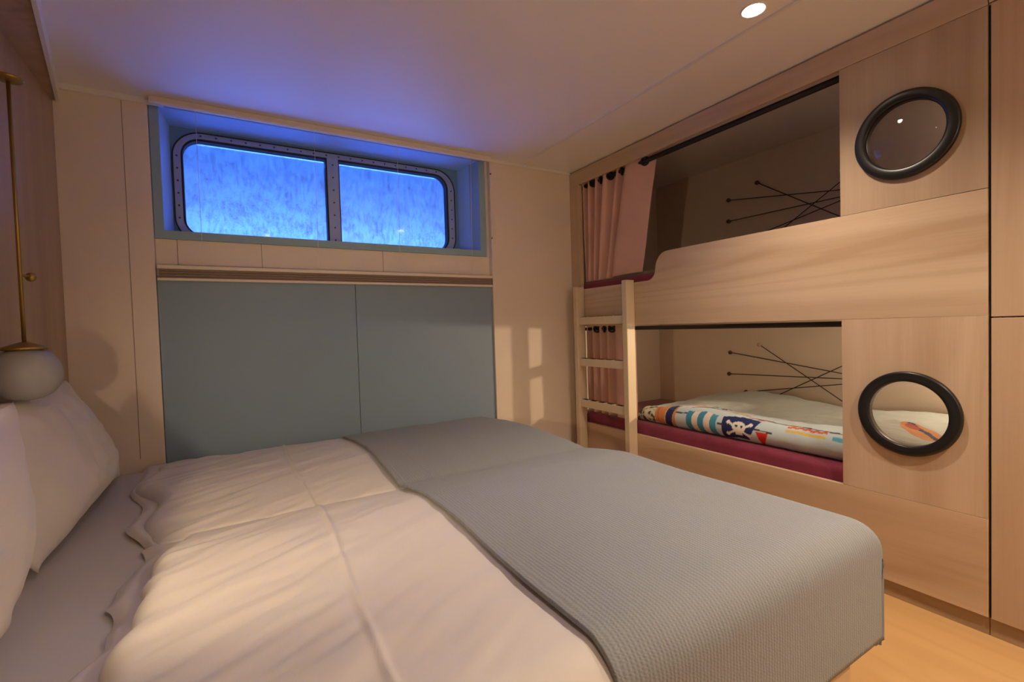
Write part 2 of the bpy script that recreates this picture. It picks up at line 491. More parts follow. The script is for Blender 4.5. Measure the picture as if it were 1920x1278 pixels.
struct('wall_left', BX(X_L - 0.3, X_L, Y_F - 0.2, Y_B, -0.05, H + 0.06), 'wood_wall', label='brown wood wall behind the pillows')
struct('wall_right', BX(X_R, X_R + 0.2, Y_F - 0.2, Y_B, -0.05, H + 0.06), 'cream', label='cream wall at the back of the bunks')
struct('wall_front', BX(X_L - 0.3, X_R + 0.2, Y_F - 0.2, Y_F, -0.05, H + 0.06), 'cream', label='cream wall behind the camera')

# low bulkhead above the bed head: brown underside, pale edge strip
def edge_x(y): return -0.556 + (2.53 - y) * 0.169
bm = bmesh.new()
prism(bm, [(X_L - 0.02, Y_B), (edge_x(Y_B) - 0.012, Y_B), (edge_x(0.2) - 0.012, 0.2), (edge_x(0.2) - 0.012, Y_F), (X_L - 0.02, Y_F)], 1.98, H + 0.02, 'z')
struct('trim_3', bm, 'wood_wall', label='brown wood bulkhead under the ceiling above the bed head')
bm = bmesh.new()
prism(bm, [(edge_x(Y_B) - 0.012, Y_B), (edge_x(Y_B), Y_B), (edge_x(0.2), 0.2), (edge_x(0.2), Y_F), (edge_x(0.2) - 0.012, Y_F), (edge_x(0.2) - 0.012, 0.2)], 1.972, H + 0.01, 'z')
struct('trim_4', bm, 'trim', label='pale edge strip of the bulkhead')
# cove strips where the ceiling meets the window wall
struct('trim_5', BX(edge_x(Y_B), -0.22, 2.531, Y_B + 0.005, H - 0.022, H + 0.004), 'trim', bevel=0.003, label='pale cove strip above the cream wall beside the bed head')
struct('trim_6', BX(1.392, 2.0, 2.531, Y_B + 0.005, H - 0.016, H + 0.004), 'trim', bevel=0.003, label='pale cove strip above the cream wall beside the bunks')

# ------------------------------------------------------------------ window
win = thing('window_1', 'long low ship window in a blue-grey surround', None, (0.54, 2.578, 1.456), kind='structure')
def ring_rect(bm, o, i, y0, y1, ib=None):
    """rectangular ring (x0,x1,z0,z1) outer o, inner i, between y0 and y1; ib = inner opening at the back."""
    ib = ib or i
    def loop(r, y): return [bm.verts.new(p) for p in ((r[0], y, r[2]), (r[1], y, r[2]), (r[1], y, r[3]), (r[0], y, r[3]))]
    a, b, c, d = loop(o, y0), loop(i, y0), loop(ib, y1), loop(o, y1)
    for p, q in ((a, b), (b, c), (c, d), (d, a)):
        for k in range(4):
            k2 = (k + 1) % 4
            bm.faces.new((p[k], p[k2], q[k2], q[k]))
bm = bmesh.new()
ring_rect(bm, (-0.278, 1.362, 1.456, H), (-0.243, 1.322, 1.493, 2.034), 2.566, 2.80, (-0.226, 1.286, 1.486, 2.04))
obj('window_surround', bm, 'blue_frame', win, bevel=0.0015)
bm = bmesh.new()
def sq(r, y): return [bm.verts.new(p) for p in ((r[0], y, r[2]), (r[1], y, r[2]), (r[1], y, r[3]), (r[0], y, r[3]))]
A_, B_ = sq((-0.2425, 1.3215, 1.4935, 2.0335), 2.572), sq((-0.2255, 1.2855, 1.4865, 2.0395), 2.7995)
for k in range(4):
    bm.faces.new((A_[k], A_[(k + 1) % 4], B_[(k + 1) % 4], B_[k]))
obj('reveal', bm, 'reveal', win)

def rrect(x0, x1, z0, z1, r, seg=10):
    pts = []
    for cx, cz, a0 in ((x1 - r, z1 - r, 0), (x0 + r, z1 - r, 90), (x0 + r, z0 + r, 180), (x1 - r, z0 + r, 270)):
        for k in range(seg + 1):
            a = math.radians(a0 + 90 * k / seg)
            pts.append((cx + r * math.cos(a), cz + r * math.sin(a)))
    return pts
def rr_ring(bm, po, pi, y0, y1):
    n = len(po)
    def loop(P, y): return [bm.verts.new((a, y, b)) for a, b in P]
    a, b, c, d = loop(po, y0), loop(pi, y0), loop(pi, y1), loop(po, y1)
    for p, q in ((a, b), (b, c), (c, d), (d, a)):
        for k in range(n):
            bm.faces.new((p[k], p[(k + 1) % n], q[(k + 1) % n], q[k]))
OUT, INN = rrect(-0.216, 1.256, 1.478, 2.022, 0.125), rrect(-0.186, 1.216, 1.512, 1.996, 0.088)
# hull plate: rectangle outside, rounded opening inside
bm = bmesh.new()
n = len(OUT)
rect = []
for (a, b) in OUT:
    cx, cz = 0.53, 1.75
    s = min(abs((0.86) / (a - cx)) if abs(a - cx) > 1e-6 else 9, abs(0.32 / (b - cz)) if abs(b - cz) > 1e-6 else 9)
    rect.append((cx + (a - cx) * s, cz + (b - cz) * s))
rr_ring(bm, rect, OUT, 2.80, 2.87)
obj('hull_plate', bm, 'hull', win)
bm = bmesh.new()
rr_ring(bm, OUT, INN, 2.793, 2.85)
box(bm, 0.489, 0.549, 2.7935, 2.85, 1.508, 2.0)
def bump_dot(bm, x, z, y, r=0.0048):
    lathe(bm, [(r, 0.0), (r * 0.9, -0.002), (0, -0.003)], (x, y, z), 'y', 8)
obj('window_flange', bm, 'flange', win, bevel=0.001)
bm = bmesh.new()
for k in range(20):
    x = -0.10 + k * (1.24 / 19)
    bump_dot(bm, x, 2.009, 2.793); bump_dot(bm, x, 1.495, 2.793)
for k in range(6):
    z = 1.60 + k * 0.06
    bump_dot(bm, -0.201, z, 2.793); bump_dot(bm, 1.236, z, 2.793)
for k in range(7):
    bump_dot(bm, 0.519, 1.54 + k * 0.07, 2.7935)
obj('rivets', bm, 'rivet', win)
bm = bmesh.new()
rr_ring(bm, rrect(-0.221, 1.261, 1.473, 2.027, 0.13), OUT, 2.79, 2.81)
def half_seal(x0, x1, left):
    P = []
    r = 0.088
    full = rrect(x0, x1, 1.512, 1.996, r)
    return full
# inner rubber seals, one around each pane
r_ = 0.086
def pane_loop(x0, x1, z0, z1, rl, rr, seg=8):
    pts = []
    for cx, cz, a0, r in ((x1 - rr, z1 - rr, 0, rr), (x0 + rl, z1 - rl, 90, rl), (x0 + rl, z0 + rl, 180, rl), (x1 - rr, z0 + rr, 270, rr)):
        for k in range(seg + 1):
            a = math.radians(a0 + 90 * k / seg)
            pts.append((cx + r * math.cos(a), cz + r * math.sin(a)))
    return pts
rr_ring(bm, pane_loop(-0.186, 0.489, 1.512, 1.996, r_, 0.004), pane_loop(-0.178, 0.481, 1.520, 1.986, r_ - 0.008, 0.003), 2.80, 2.846)
rr_ring(bm, pane_loop(0.549, 1.216, 1.512, 1.996, 0.004, r_), pane_loop(0.555, 1.206, 1.520, 1.986, 0.003, r_ - 0.01), 2.80, 2.846)
obj('rubber_seal', bm, 'rubber', win)
obj('pane', BX(-0.19, 0.50, 2.838, 2.844, 1.508, 2.0), 'window_glass', win)
obj('pane', BX(0.54, 1.22, 2.838, 2.844, 1.508, 2.0), 'window_glass', win)

# ------------------------------------------------------------------ blue-grey wall panels beside the bed
def wall_panel(x0, x1, label):
    o = obj('wall_panel', BX(x0, x1, 2.560, 2.5785, 0.02, 1.292), 'blue_panel', None, bevel=0.002)
    tag(o, label, 'wall panel', 'blue-grey panels under the blind')
wall_panel(-0.278, 0.5635, 'plain blue-grey wall panel under the blind, with the pillow shadow on it')
wall_panel(0.5655, 1.384, 'plain blue-grey wall panel under the blind, next to the bunk ladder corner')

# ------------------------------------------------------------------ window blind (lowered rail with folded cloth)
bl = thing('window_blind', 'cream folding blind drawn down in a narrow stack below the ship window', 'blind', (0.55, 2.53, 2.045))
bm = BX(-0.268, 1.376, 2.492, 2.528, 2.020, 2.0448)
obj('head_rail', bm, 'blind_rail', bl, bevel=0.003)
obj('head_lip', BX(-0.268, 1.376, 2.488, 2.496, 2.012, 2.022), 'trim', bl, bevel=0.002)
obj('upper_rail', BX(-0.274, 1.376, 2.528, 2.556, 1.319, 1.336), 'blind_rail', bl, bevel=0.003)
bm = bmesh.new()
for k in range(7):
    z = 1.2795 + k * 0.0057
    prism(bm, [(2.536 + 0.004 * (k % 2), z), (2.533, z + 0.0028), (2.536, z + 0.0057), (2.554, z + 0.0057), (2.554, z)], -0.268, 1.370, 'x')
obj('folded_cloth', bm, 'blind_cloth', bl)
obj('lower_rail', BX(-0.274, 1.376, 2.528, 2.556, 1.2675, 1.280), 'blind_rail', bl, bevel=0.003)
for x in (-0.105, 0.385, 0.805, 1.245):
    obj('tension_cord', tube(bmesh.new(), [(x, 2.512, 2.022), (x, 2.540, 1.33)], 0.0009, 6), 'cord', bl)
bm = tube(bmesh.new(), [(1.372, 2.505, 2.03), (1.373, 2.512, 1.80), (1.374, 2.517, 1.55)], 0.0016, 6)
pc = obj('pull_cord', bm, 'blind_rail', bl)
obj('cord_weight', lathe(bmesh.new(), [(0, 0.008), (0.005, 0.004), (0.006, -0.03), (0, -0.034)], (1.374, 2.517, 1.545), 'z', 12), 'trim', pc)
obj('cord_stop', lathe(bmesh.new(), [(0, 0.007), (0.006, 0.0), (0, -0.007)], (1.3724, 2.508, 1.945), 'z', 12), 'rubber', pc)
obj('cord_stop', lathe(bmesh.new(), [(0, 0.006), (0.005, 0.0), (0, -0.006)], (1.374, 2.517, 1.562), 'z', 12), 'rubber', pc)

# ------------------------------------------------------------------ bunk bed unit
BX0 = 2.0
bunk = thing('bunk_bed', 'built-in pale wood double bunk with two round portholes', 'bunk bed', (2.4, 1.5, 0.0))
FT = 0.019
obj('plinth', BX(BX0 + 0.012, BX0 + 0.03, 0.4935, 2.544, 0.0005, 0.060), 'skirt', bunk)
obj('lower_rail', BX(BX0, BX0 + FT, 0.4935, 2.544, 0.060, 0.3725), 'wood_h2', bunk, bevel=0.0015)
obj('valance', BX(BX0, BX0 + FT, 0.4935, 2.544, 1.946, 2.036), 'wood_h', bunk, bevel=0.0015)
obj('corner_post', BX(BX0 - 0.001, BX0 + 0.03, 2.452, 2.5445, 0.3735, 1.9455), 'wood_v3', bunk, bevel=0.002)

# upper rail with the S-shaped climbing notch
pts = [(0.4935, 1.008), (0.4935, 1.3975), (1.725, 1.4005)]
for k in range(1, 9):
    a = math.radians(90 - 90 * k / 8)
    pts.append((1.725 + 0.085 * math.cos(a) + 0.0, 1.3155 + 0.085 * math.sin(a)))
for k in range(0, 9):
    a = math.radians(180 + 90 * k / 8)
    pts.append((1.870 + 0.058 * math.cos(a), 1.312 + 0.058 * math.sin(a)))
pts += [(2.452, 1.254), (2.452, 1.008)]
obj('upper_rail', prism(bmesh.new(), pts, BX0, BX0 + FT), 'wood_h', bunk, bevel=0.0012)

def holed_panel(y0, y1, z0, z1, cy, cz, r, x0, x1, seg=96):
    bm = bmesh.new()
    circ, rect = [], []
    for k in range(seg):
        a = 2 * math.pi * (k + 0.5) / seg
        c, s = math.cos(a), math.sin(a)
        circ.append((cy + r * c, cz + r * s))
        t = min((y1 - cy) / c if c > 0 else (y0 - cy) / c, (z1 - cz) / s if s > 0 else (z0 - cz) / s)
        rect.append((cy + t * c, cz + t * s))
    # push the closest samples onto the true corners
    for qy, qz in ((y0, z0), (y0, z1), (y1, z0), (y1, z1)):
        i = min(range(seg), key=lambda k: (rect[k][0] - qy) ** 2 + (rect[k][1] - qz) ** 2)
        rect[i] = (qy, qz)
    def loop(P, x): return [bm.verts.new((x, a, b)) for a, b in P]
    A, B, C, D = loop(rect, x0), loop(circ, x0), loop(circ, x1), loop(rect, x1)
    for p, q in ((A, B), (B, C), (C, D), (D, A)):
        for k in range(seg):
            bm.faces.new((p[k], p[(k + 1) % seg], q[(k + 1) % seg], q[k]))
    return bm

def porthole(parent, cy, cz, ro, ri, x):
    # rounded black ring standing proud of the panel
    prof = []
    w = ro - ri
    for k in range(0, 11):
        a = math.pi * k / 10
        prof.append((ri + w / 2 + w / 2 * math.cos(a), -0.014 * math.sin(a) ** 0.35 - 0.004))
    prof = [(ro, 0.0)] + prof + [(ri, 0.016), (ri + 0.012, 0.016), (ro - 0.004, 0.0)]
    f = obj('porthole_frame', lathe(bmesh.new(), prof, (x, cy, cz), 'x', 72), 'black', parent, smooth=True)
    # slightly domed pane
    pr = []
    R = ri + 0.004
    for k in range(0, 13):
        t = k / 12
        pr.append((R * (1 - t), 0.006 - 0.022 * (1 - (1 - t) ** 2)))
    obj('porthole_glass', lathe(bmesh.new(), pr, (x, cy, cz), 'x', 72), 'clear_glass', f, smooth=True)

CY = 0.698
up = obj('upper_panel', holed_panel(0.4935, 0.898, 1.3995, 1.944, CY, 1.632, 0.124, BX0, BX0 + FT), 'wood_v', bunk)
porthole(up, CY, 1.632, 0.1465, 0.1115, BX0 - 0.0005)
lo = obj('lower_panel', holed_panel(0.4935, 0.898, 0.3735, 1.0078, CY - 0.003, 0.676, 0.124, BX0, BX0 + FT), 'wood_v2', bunk)
porthole(lo, CY - 0.003, 0.676, 0.1465, 0.1115, BX0 - 0.0005)
# bases, end board and curtain rods
obj('upper_base', BX(BX0 + 0.0195, X_R - 0.001, 0.4945, 2.544, 1.06, 1.10), 'cream', bunk)
obj('lower_base', BX(BX0 + 0.0195, X_R - 0.001, 0.4945, 2.544, 0.20, 0.24), 'cream', bunk)
obj('end_board', BX(BX0 + 0.0215, X_R - 0.001, 0.470, 0.4925, 0.0005, 2.036), 'cream', bunk)
obj('curtain_rod', tube(bmesh.new(), [(2.052, 0.4945, 1.937), (2.052, 2.543, 1.937)], 0.0135, 14), 'rubber', bunk, smooth=True)
obj('curtain_rod', tube(bmesh.new(), [(2.052, 0.4945, 0.990), (2.052, 2.543, 0.990)], 0.0115, 14), 'rubber', bunk, smooth=True)

# ------------------------------------------------------------------ wardrobe beside the bunk
wr = thing('wardrobe', 'tall pale wood wardrobe beside the bunk, one door above another', 'wardrobe', (2.3, -0.1, 0.0))
obj('carcass', BX(BX0 + 0.021, X_R - 0.002, -0.70, 0.466, 0.0005, 2.036), 'wood_v3', wr)
obj('header', BX(BX0, BX0 + 0.020, -0.70, 0.4915, 1.951, 2.036), 'wood_h', wr, bevel=0.001)
obj('plinth', BX(BX0 + 0.012, BX0 + 0.0205, -0.70, 0.4915, 0.0005, 0.058), 'skirt', wr)
obj('door', BX(BX0, BX0 + 0.019, -0.11, 0.4865, 1.0045, 1.947), 'wood_v3', wr, bevel=0.0012)
obj('door', BX(BX0, BX0 + 0.019, -0.11, 0.4865, 0.060, 1.0005), 'wood_v3', wr, bevel=0.0012)
obj('gap_strip', BX(BX0 + 0.0125, BX0 + 0.020, 0.487, 0.4928, 0.060, 1.948), 'rubber', wr)

# ------------------------------------------------------------------ mattresses of the bunks
def soft_box(x0, x1, y0, y1, z0, z1, r=0.03):
    bm = BX(x0, x1, y0, y1, z0, z1)
    bmesh.ops.bevel(bm, geom=list(bm.edges) , offset=r, segments=4, affect='EDGES', profile=0.5)
    return bm
m1 = obj('mattress', soft_box(2.022, 2.83, 0.50, 2.535, 0.242, 0.434, 0.03), 'burgundy', None, smooth=True)
tag(m1, 'burgundy mattress of the lower bunk under the printed duvet', 'mattress')
m2 = obj('mattress', soft_box(2.024, 2.83, 0.50, 2.535, 1.102, 1.300, 0.03), 'burgundy', None, smooth=True)
tag(m2, 'burgundy mattress of the upper bunk seen below the pink curtain', 'mattress')

# ------------------------------------------------------------------ printed children's duvet on the lower bunk
def print_colour(y, b, x, z):
    """y along the bunk, b = arc length over the front roll from its lower front edge."""
    base = (0.56, 0.66, 0.68)
    navy = (0.012, 0.022, 0.115); teal = (0.05, 0.27, 0.42); cream = (0.82, 0.72, 0.60)
    orange = (0.68, 0.26, 0.08); red = (0.72, 0.03, 0.02); dark = (0.06, 0.05, 0.04); yellow = (0.75, 0.52, 0.09)
    wob = 0.004 * math.sin(b * 60 + y * 11)
    c = base
    nv = noise.noise(Vector((y * 14, b * 14, 1.3)))
    nv2 = noise.noise(Vector((y * 40, b * 55, 5.3)))
    # faint hatching of the sea
    # bones and rocks at the curtain end
    if y > 1.905 + wob and b < 0.17:
        c = (0.50, 0.47, 0.34)
        if nv2 > 0.05: c = (0.70, 0.66, 0.53)
        if nv2 < -0.22: c = (0.07, 0.06, 0.035)
        if (y * 30) % 1 < 0.2 and (b * 45) % 1 < 0.75 and b < 0.1: c = (0.72, 0.68, 0.55)
        return c
    # orange hull with a navy stripe
    if 1.752 < y < 1.905 and 0.015 + (y - 1.752) * 0.12 < b < 0.20 - (y - 1.752) * 0.2:
        c = orange
        if nv > 0.25: c = (0.72, 0.36, 0.17)
        if 1.785 < y + b * 0.15 < 1.832: c = navy if b < 0.13 else (0.03, 0.06, 0.16)
        if 1.832 <= y + b * 0.15 < 1.842: c = (0.70, 0.44, 0.22)
        if abs(y - 1.872 - b * 0.1) < 0.003: c = (0.40, 0.14, 0.05)
        return c
    # blue hatching
    if 1.69 < y < 1.75 and 0.03 < b < 0.1 and (b * 110) % 1 < 0.22: c = (0.25, 0.36, 0.42)
    # striped sail
    if 1.49 < y < 1.678 and 0.012 < b < 0.175:
        t = (1.678 - y - (b - 0.09) ** 2 * 3.0) / 0.188
        if b > 0.155 - 0.5 * abs(t - 0.5) * 0.06:
            pass
        elif t < 0.0: pass
        else:
            k = int(t * 5.2)
            return (teal, cream, teal, cream, (0.06, 0.33, 0.46), base)[min(k, 5)]
    # spars and rigging
    for (ya, ba, yb, bb, w) in ((1.76, 0.118, 1.66, 0.125, 0.004), (1.50, 0.100, 1.455, 0.095, 0.004), (1.30, 0.098, 1.215, 0.092, 0.0035),
                                (1.69, 0.26, 1.30, 0.165, 0.0032), (1.30, 0.165, 0.55, 0.135, 0.0030), (1.62, 0.27, 1.52, 0.30, 0.004)):
        dy, db = yb - ya, bb - ba
        t = ((y - ya) * dy + (b - ba) * db) / (dy * dy + db * db)
        if 0 <= t <= 1:
            d = math.hypot(y - ya - t * dy, b - ba - t * db)
            if d < w: return dark
    # navy flag with skull and bones
    fl, fr_ = 1.465, 1.285
    wv = 0.012 * math.sin((y - fr_) / (fl - fr_) * math.pi * 1.3)
    if 1.330 - (b - 0.028) * 0.42 < y < fl and 0.028 + wv < b < 0.148 + wv * 0.6:
        c = navy
        sy, sb = 1.375, 0.098
        u, v = (y - sy), (b - sb)
        if (u / 0.034) ** 2 + (v / 0.026) ** 2 < 1: c = (0.85, 0.80, 0.70)
        if abs(u) < 0.018 and -0.04 < v < -0.015: c = (0.85, 0.80, 0.70)
        for sgn in (-1, 1):
            dd = abs(v + 0.012 - sgn * u * 0.5) / 1.118
            if dd < 0.0055 and abs(u) < 0.056: c = (0.85, 0.80, 0.70)
            for e in (-1, 1):
                if math.hypot(u - e * 0.056, v + 0.012 - sgn * e * 0.028) < 0.010: c = (0.85, 0.80, 0.70)
        for e in (-1, 1):
            if math.hypot(u - e * 0.013, v - 0.003) < 0.0065: c = navy
        return c
    # red pennant
    if 0.004 < b < 0.088:
        t = (0.088 - b) / 0.084
        ya = 1.292 - 0.018 * math.sin(t * 1.6); yb = 1.238 + 0.034 * t ** 1.3
        if yb - 0.004 < y < ya and ya > yb: return red
    # yellow hull, flames, teal fish
    if ((y - 1.455) / 0.09) ** 2 + ((b - 0.235) / 0.018) ** 2 < 1: return (0.72, 0.46, 0.17)
    if ((y - 1.29) / 0.055) ** 2 + ((b - 0.168) / 0.010) ** 2 < 1: return (0.55, 0.20, 0.14)
    if ((y - 1.215) / 0.045) ** 2 + ((b - 0.160) / 0.006) ** 2 < 1: return (0.16, 0.16, 0.12)
    if 0.99 < y < 1.16:
        if abs(b - 0.142 - 0.004 * math.sin(y * 190)) < 0.0065: return (0.66, 0.11, 0.06)
        if abs(b - 0.118 + (y - 1.08) * 0.0) < 0.006: return yellow
        if y > 1.11 and abs(b - 0.160) < 0.007: return (0.70, 0.46, 0.06)
    if 0.88 < y < 0.965 and abs(b - 0.120) < 0.010: return (0.10, 0.42, 0.55)
    # flesh coloured figure with navy stroke on top of the roll
    if ((y - 1.70) / 0.13) ** 2 + ((b - 0.235) / 0.030) ** 2 < 1: c = (0.66, 0.42, 0.29)
    if abs((b - 0.22) - (1.60 - y) * 0.5) < 0.010 and 1.54 < y < 1.68: c = (0.06, 0.16, 0.36)
    if ((y - 1.57) / 0.05) ** 2 + ((b - 0.27) / 0.03) ** 2 < 1 and nv2 > 0: c = (0.10, 0.08, 0.08)
    # the pattern repeats on the part seen through the porthole
    u, v = (y - 0.765) * 0.6 + (b - 0.40) * 0.8, -(y - 0.765) * 0.8 + (b - 0.40) * 0.6
    if (u / 0.17) ** 2 + (v / 0.05) ** 2 < 1:
        c = (0.66, 0.33, 0.15)
        if abs(v - 0.012) < 0.010: c = (0.03, 0.06, 0.16)
        if (u - 0.10) ** 2 / 0.002 + v * v / 0.0004 < 1: c = (0.50, 0.12, 0.08)
    return c

def kids_duvet():
    NU, NV = 560, 190
    zb, xb = 0.434, 2.062
    Ltot = 0.86
    bm = bmesh.new()
    cols = []
    def prof(b, y):
        # arc over a front roll of radius r, then a gently sagging flat top
        r = 0.058 - 0.012 * smooth(1.75, 2.02, y) + 0.004 * math.sin(y * 9)
        arc = math.pi * r * 0.93
        if b < arc:
            a = -math.pi / 2 + 0.12 + b / r
            x = xb + r * 0.9 - math.cos(a) * r * 0.95
            z = zb + r + math.sin(a) * r
            # a is -90..+90: front half of the roll
            x = xb + 0.055 - math.cos(a) * 0.055 * (r / 0.058)
        else:
            t = b - arc
            x = xb + 0.055 + t
            z = zb + 2 * r - 0.004 * smooth(0.0, 0.12, t) + 0.02 * smooth(0.3, 0.6, t) * smooth(1.2, 1.9, y)
            z += 0.010 * fbm(y * 5, t * 6, 2.0) * smooth(0.0, 0.08, t)
        return x, z
    def f(i, j):
        y = 2.055 - i * (2.055 - 0.505)
        b = j * Ltot
        # the curtain end of the duvet is pulled back at the wall
        endy = smooth(0.12, 0.75, b) * 0.06
        x, z = prof(b, y)
        e = min(1.0, i / 0.045)
        k = math.sqrt(max(0.0, 1 - (1 - e) ** 2))
        z = zb + 0.002 + (z - zb - 0.002) * (0.12 + 0.88 * k)
        x = min(x, 2.834)
        z += 0.003 * fbm(y * 16, b * 16, 0.4) * k
        cols.append(print_colour(y, b, x, z))
        return (x, y + endy * (1 - e) - 0.10 * smooth(0.25, 0.8, b) * (1 - e), max(z, zb + 0.002))
    vs = grid(bm, NU, NV, f)
    bmesh.ops.recalc_face_normals(bm, faces=bm.faces)
    me = bpy.data.meshes.new('childrens_duvet')
    bm.to_mesh(me); bm.free()
    me.materials.append(M['print'])
    for p in me.polygons: p.use_smooth = True
    at = me.color_attributes.new('print', 'FLOAT_COLOR', 'POINT')
    flat = []
    for c in cols: flat += [c[0], c[1], c[2], 1.0]
    at.data.foreach_set('color', flat)
    o = bpy.data.objects.new('childrens_duvet', me)
    COL.objects.link(o)
    tag(o, 'pale blue duvet printed with ships and a skull flag on the lower bunk', 'duvet')
    so = o.modifiers.new('thick', 'SOLIDIFY'); so.thickness = 0.004; so.offset = 1
    return o
kids_duvet()

# ------------------------------------------------------------------ curtains
def catmull(P, n=10):
    out = []
    for i in range(len(P) - 1):
        p0, p1, p2, p3 = P[max(i - 1, 0)], P[i], P[i + 1], P[min(i + 2, len(P) - 1)]
        for k in range(n):
            t = k / n
            out.append(tuple(0.5 * (2 * b + (c - a) * t + (2 * a - 5 * b + 4 * c - d) * t * t + (3 * b - a - 3 * c + d) * t ** 3)
                             for a, b, c, d in zip(p0, p1, p2, p3)))
    out.append(P[-1])
    return out

def curtain(label, path_top, path_bot, z_top, z_bot, rod_z, rings, group, tilt=None):
    root = thing('curtain', label, 'curtain', (2.052, path_top[0][1], z_top), group)
    A, B = catmull(path_top), catmull(path_bot)
    n = len(A) - 1
    zb = z_bot if callable(z_bot) else (lambda t: z_bot)
    def f(i, j):
        k = min(n, int(round(i * n)))
        a, b = A[k], B[k]
        t = j
        s = t ** 0.9
        w = 0.004 * math.sin(9 * t + 14 * i) * t
        return (a[0] + (b[0] - a[0]) * s + w, a[1] + (b[1] - a[1]) * s + w * 0.5, z_top + (zb(i) - z_top) * t)
    bm = bmesh.new()
    grid(bm, n, 40, f)
    o = obj('cloth', bm, 'curtain', root, smooth=True)
    so = o.modifiers.new('thick', 'SOLIDIFY'); so.thickness = 0.003; so.offset = 0
    for (y, ax) in rings:
        ax = Vector(ax).normalized()
        u = ax.cross(Vector((0, 0, 1))).normalized(); v = u.cross(ax)
        c = Vector((2.052, y, rod_z))
        pts = [c + (u * math.cos(2 * math.pi * q / 24) + v * math.sin(2 * math.pi * q / 24)) * 0.0215 for q in range(24)]
        obj('eyelet', tube(bmesh.new(), pts, 0.0055, 8, closed=True), 'rubber', root, smooth=True)
    return root

zig_top = [(2.03, 2.446), (2.085, 2.42), (2.03, 2.385), (2.085, 2.35), (2.03, 2.31), (2.085, 2.275), (2.024, 2.225), (2.085, 2.165), (2.035, 2.115), (2.088, 2.075), (2.030, 2.035), (2.034, 1.97), (2.052, 1.915), (2.078, 1.842)]
zig_bot = [(2.04, 2.446), (2.085, 2.43), (2.035, 2.41), (2.085, 2.385), (2.035, 2.36), (2.085, 2.335), (2.03, 2.31), (2.085, 2.265), (2.035, 2.235), (2.088, 2.205), (2.034, 2.185), (2.036, 2.09), (2.042, 2.02), (2.056, 1.955)]
curtain('dusty pink curtain bunched at the end of the upper bunk', zig_top, zig_bot, 1.985, lambda i: 1.303 + 0.012 * smooth(0.6, 0.9, i), 1.937,
        [(2.362, (0.6, 1, 0)), (2.29, (0.6, -1, 0)), (2.20, (0.7, 1, 0)), (2.10, (0.6, -1, 0)), (1.915, (1, 0.5, 0))], 'curtains of the bunks')
zl_top = [(2.035, 2.446), (2.085, 2.42), (2.035, 2.385), (2.085, 2.35), (2.035, 2.315), (2.085, 2.28), (2.035, 2.245), (2.085, 2.21), (2.032, 2.165), (2.034, 2.10), (2.055, 2.02)]
zl_bot = [(a, b + 0.0) for a, b in zl_top]
curtain('dusty pink curtain hanging behind the ladder at the lower bunk', zl_top, zl_bot, 1.008, 0.440, 0.990,
        [(2.36, (0.6, 1, 0)), (2.29, (0.6, -1, 0)), (2.22, (0.6, 1, 0)), (2.10, (1, 0.3, 0))], 'curtains of the bunks')

# ------------------------------------------------------------------ ladder
lad = thing('bunk_ladder', 'pale wooden bunk ladder with three flat rungs leaning on the upper rail', 'ladder', (1.965, 2.21, 0.0))
for y in (1.968, 2.417):
    obj('stile', BX(1.934, 1.9985, y, y + 0.038, 0.0, 1.268), 'ladder', lad, bevel=0.004)
for z in (0.482, 0.751, 1.019):
    r = obj('rung', BX(1.946, 1.978, 2.0055, 2.4175, z, z + 0.049), 'ladder', lad, bevel=0.003)
    for k in range(5):
        y = 2.05 + k * 0.078
        obj('grip_strip', BX(1.950, 1.974, y, y + 0.042, z + 0.0485, z + 0.0515), 'rubber', r)

# ------------------------------------------------------------------ elastic cords on the walls of the bunks
def cord_thing(a, b, label, pale=False, group=None, depth=0.0):
    """a, b: (y, z) of its two pegs on the wall behind the bunk."""
    xw = X_R - 0.016 - depth
    t = thing('elastic_cord', label, 'elastic cord', (X_R, a[0], a[1]), group)
    obj('cord', tube(bmesh.new(), [(xw, a[0], a[1]), (xw, b[0], b[1])], 0.0027, 8), 'elastic', t, smooth=True)
    for i, p in enumerate((a, b)):
        prof = [(0.004, 0.016 + depth), (0.004, 0.004), (0.012, 0.002), (0.0135, -0.004), (0.011, -0.010), (0, -0.012)]
        o = obj('peg', lathe(bmesh.new(), prof, (xw, p[0], p[1]), 'x', 16), 'pale_peg' if (pale and i == 0) else 'peg', t, smooth=True)
        if pale and i == 0: o['label'] = 'pale peg'
GU, GL = 'elastic cords in the upper bunk', 'elastic cords in the lower bunk'
cord_thing((1.724, 1.861), (1.02, 1.39), 'dark elastic cord falling from the highest peg in the upper bunk', group=GU, depth=0.008)
cord_thing((1.924, 1.803), (1.0, 1.655), 'dark elastic cord from the upper of two pegs nearest the pink curtain, upper bunk', group=GU)
cord_thing((1.924, 1.666), (1.0, 1.657), 'dark elastic cord from the lower of two pegs nearest the pink curtain, upper bunk', group=GU, depth=0.004)
cord_thing((1.90, 1.504), (1.05, 1.682), 'dark elastic cord climbing shallowly from behind the upper rail', group=GU, depth=0.012)
cord_thing((1.75, 1.435), (1.165, 1.795), 'dark elastic cord climbing steeply from behind the upper rail', group=GU, depth=0.016)
cord_thing((1.720, 0.861), (1.15, 0.491), 'elastic cord falling from the pale peg in the lower bunk', pale=True, group=GL, depth=0.016)
cord_thing((1.930, 0.806), (1.125, 0.691), 'dark elastic cord from the upper of two pegs nearest the curtain, lower bunk', group=GL)
cord_thing((1.938, 0.664), (1.13, 0.687), 'dark elastic cord from the lower of two pegs nearest the curtain, lower bunk', group=GL, depth=0.004)
cord_thing((1.818, 0.556), (1.12, 0.68), 'dark elastic cord rising from the lowest peg just above the printed duvet', group=GL, depth=0.008)
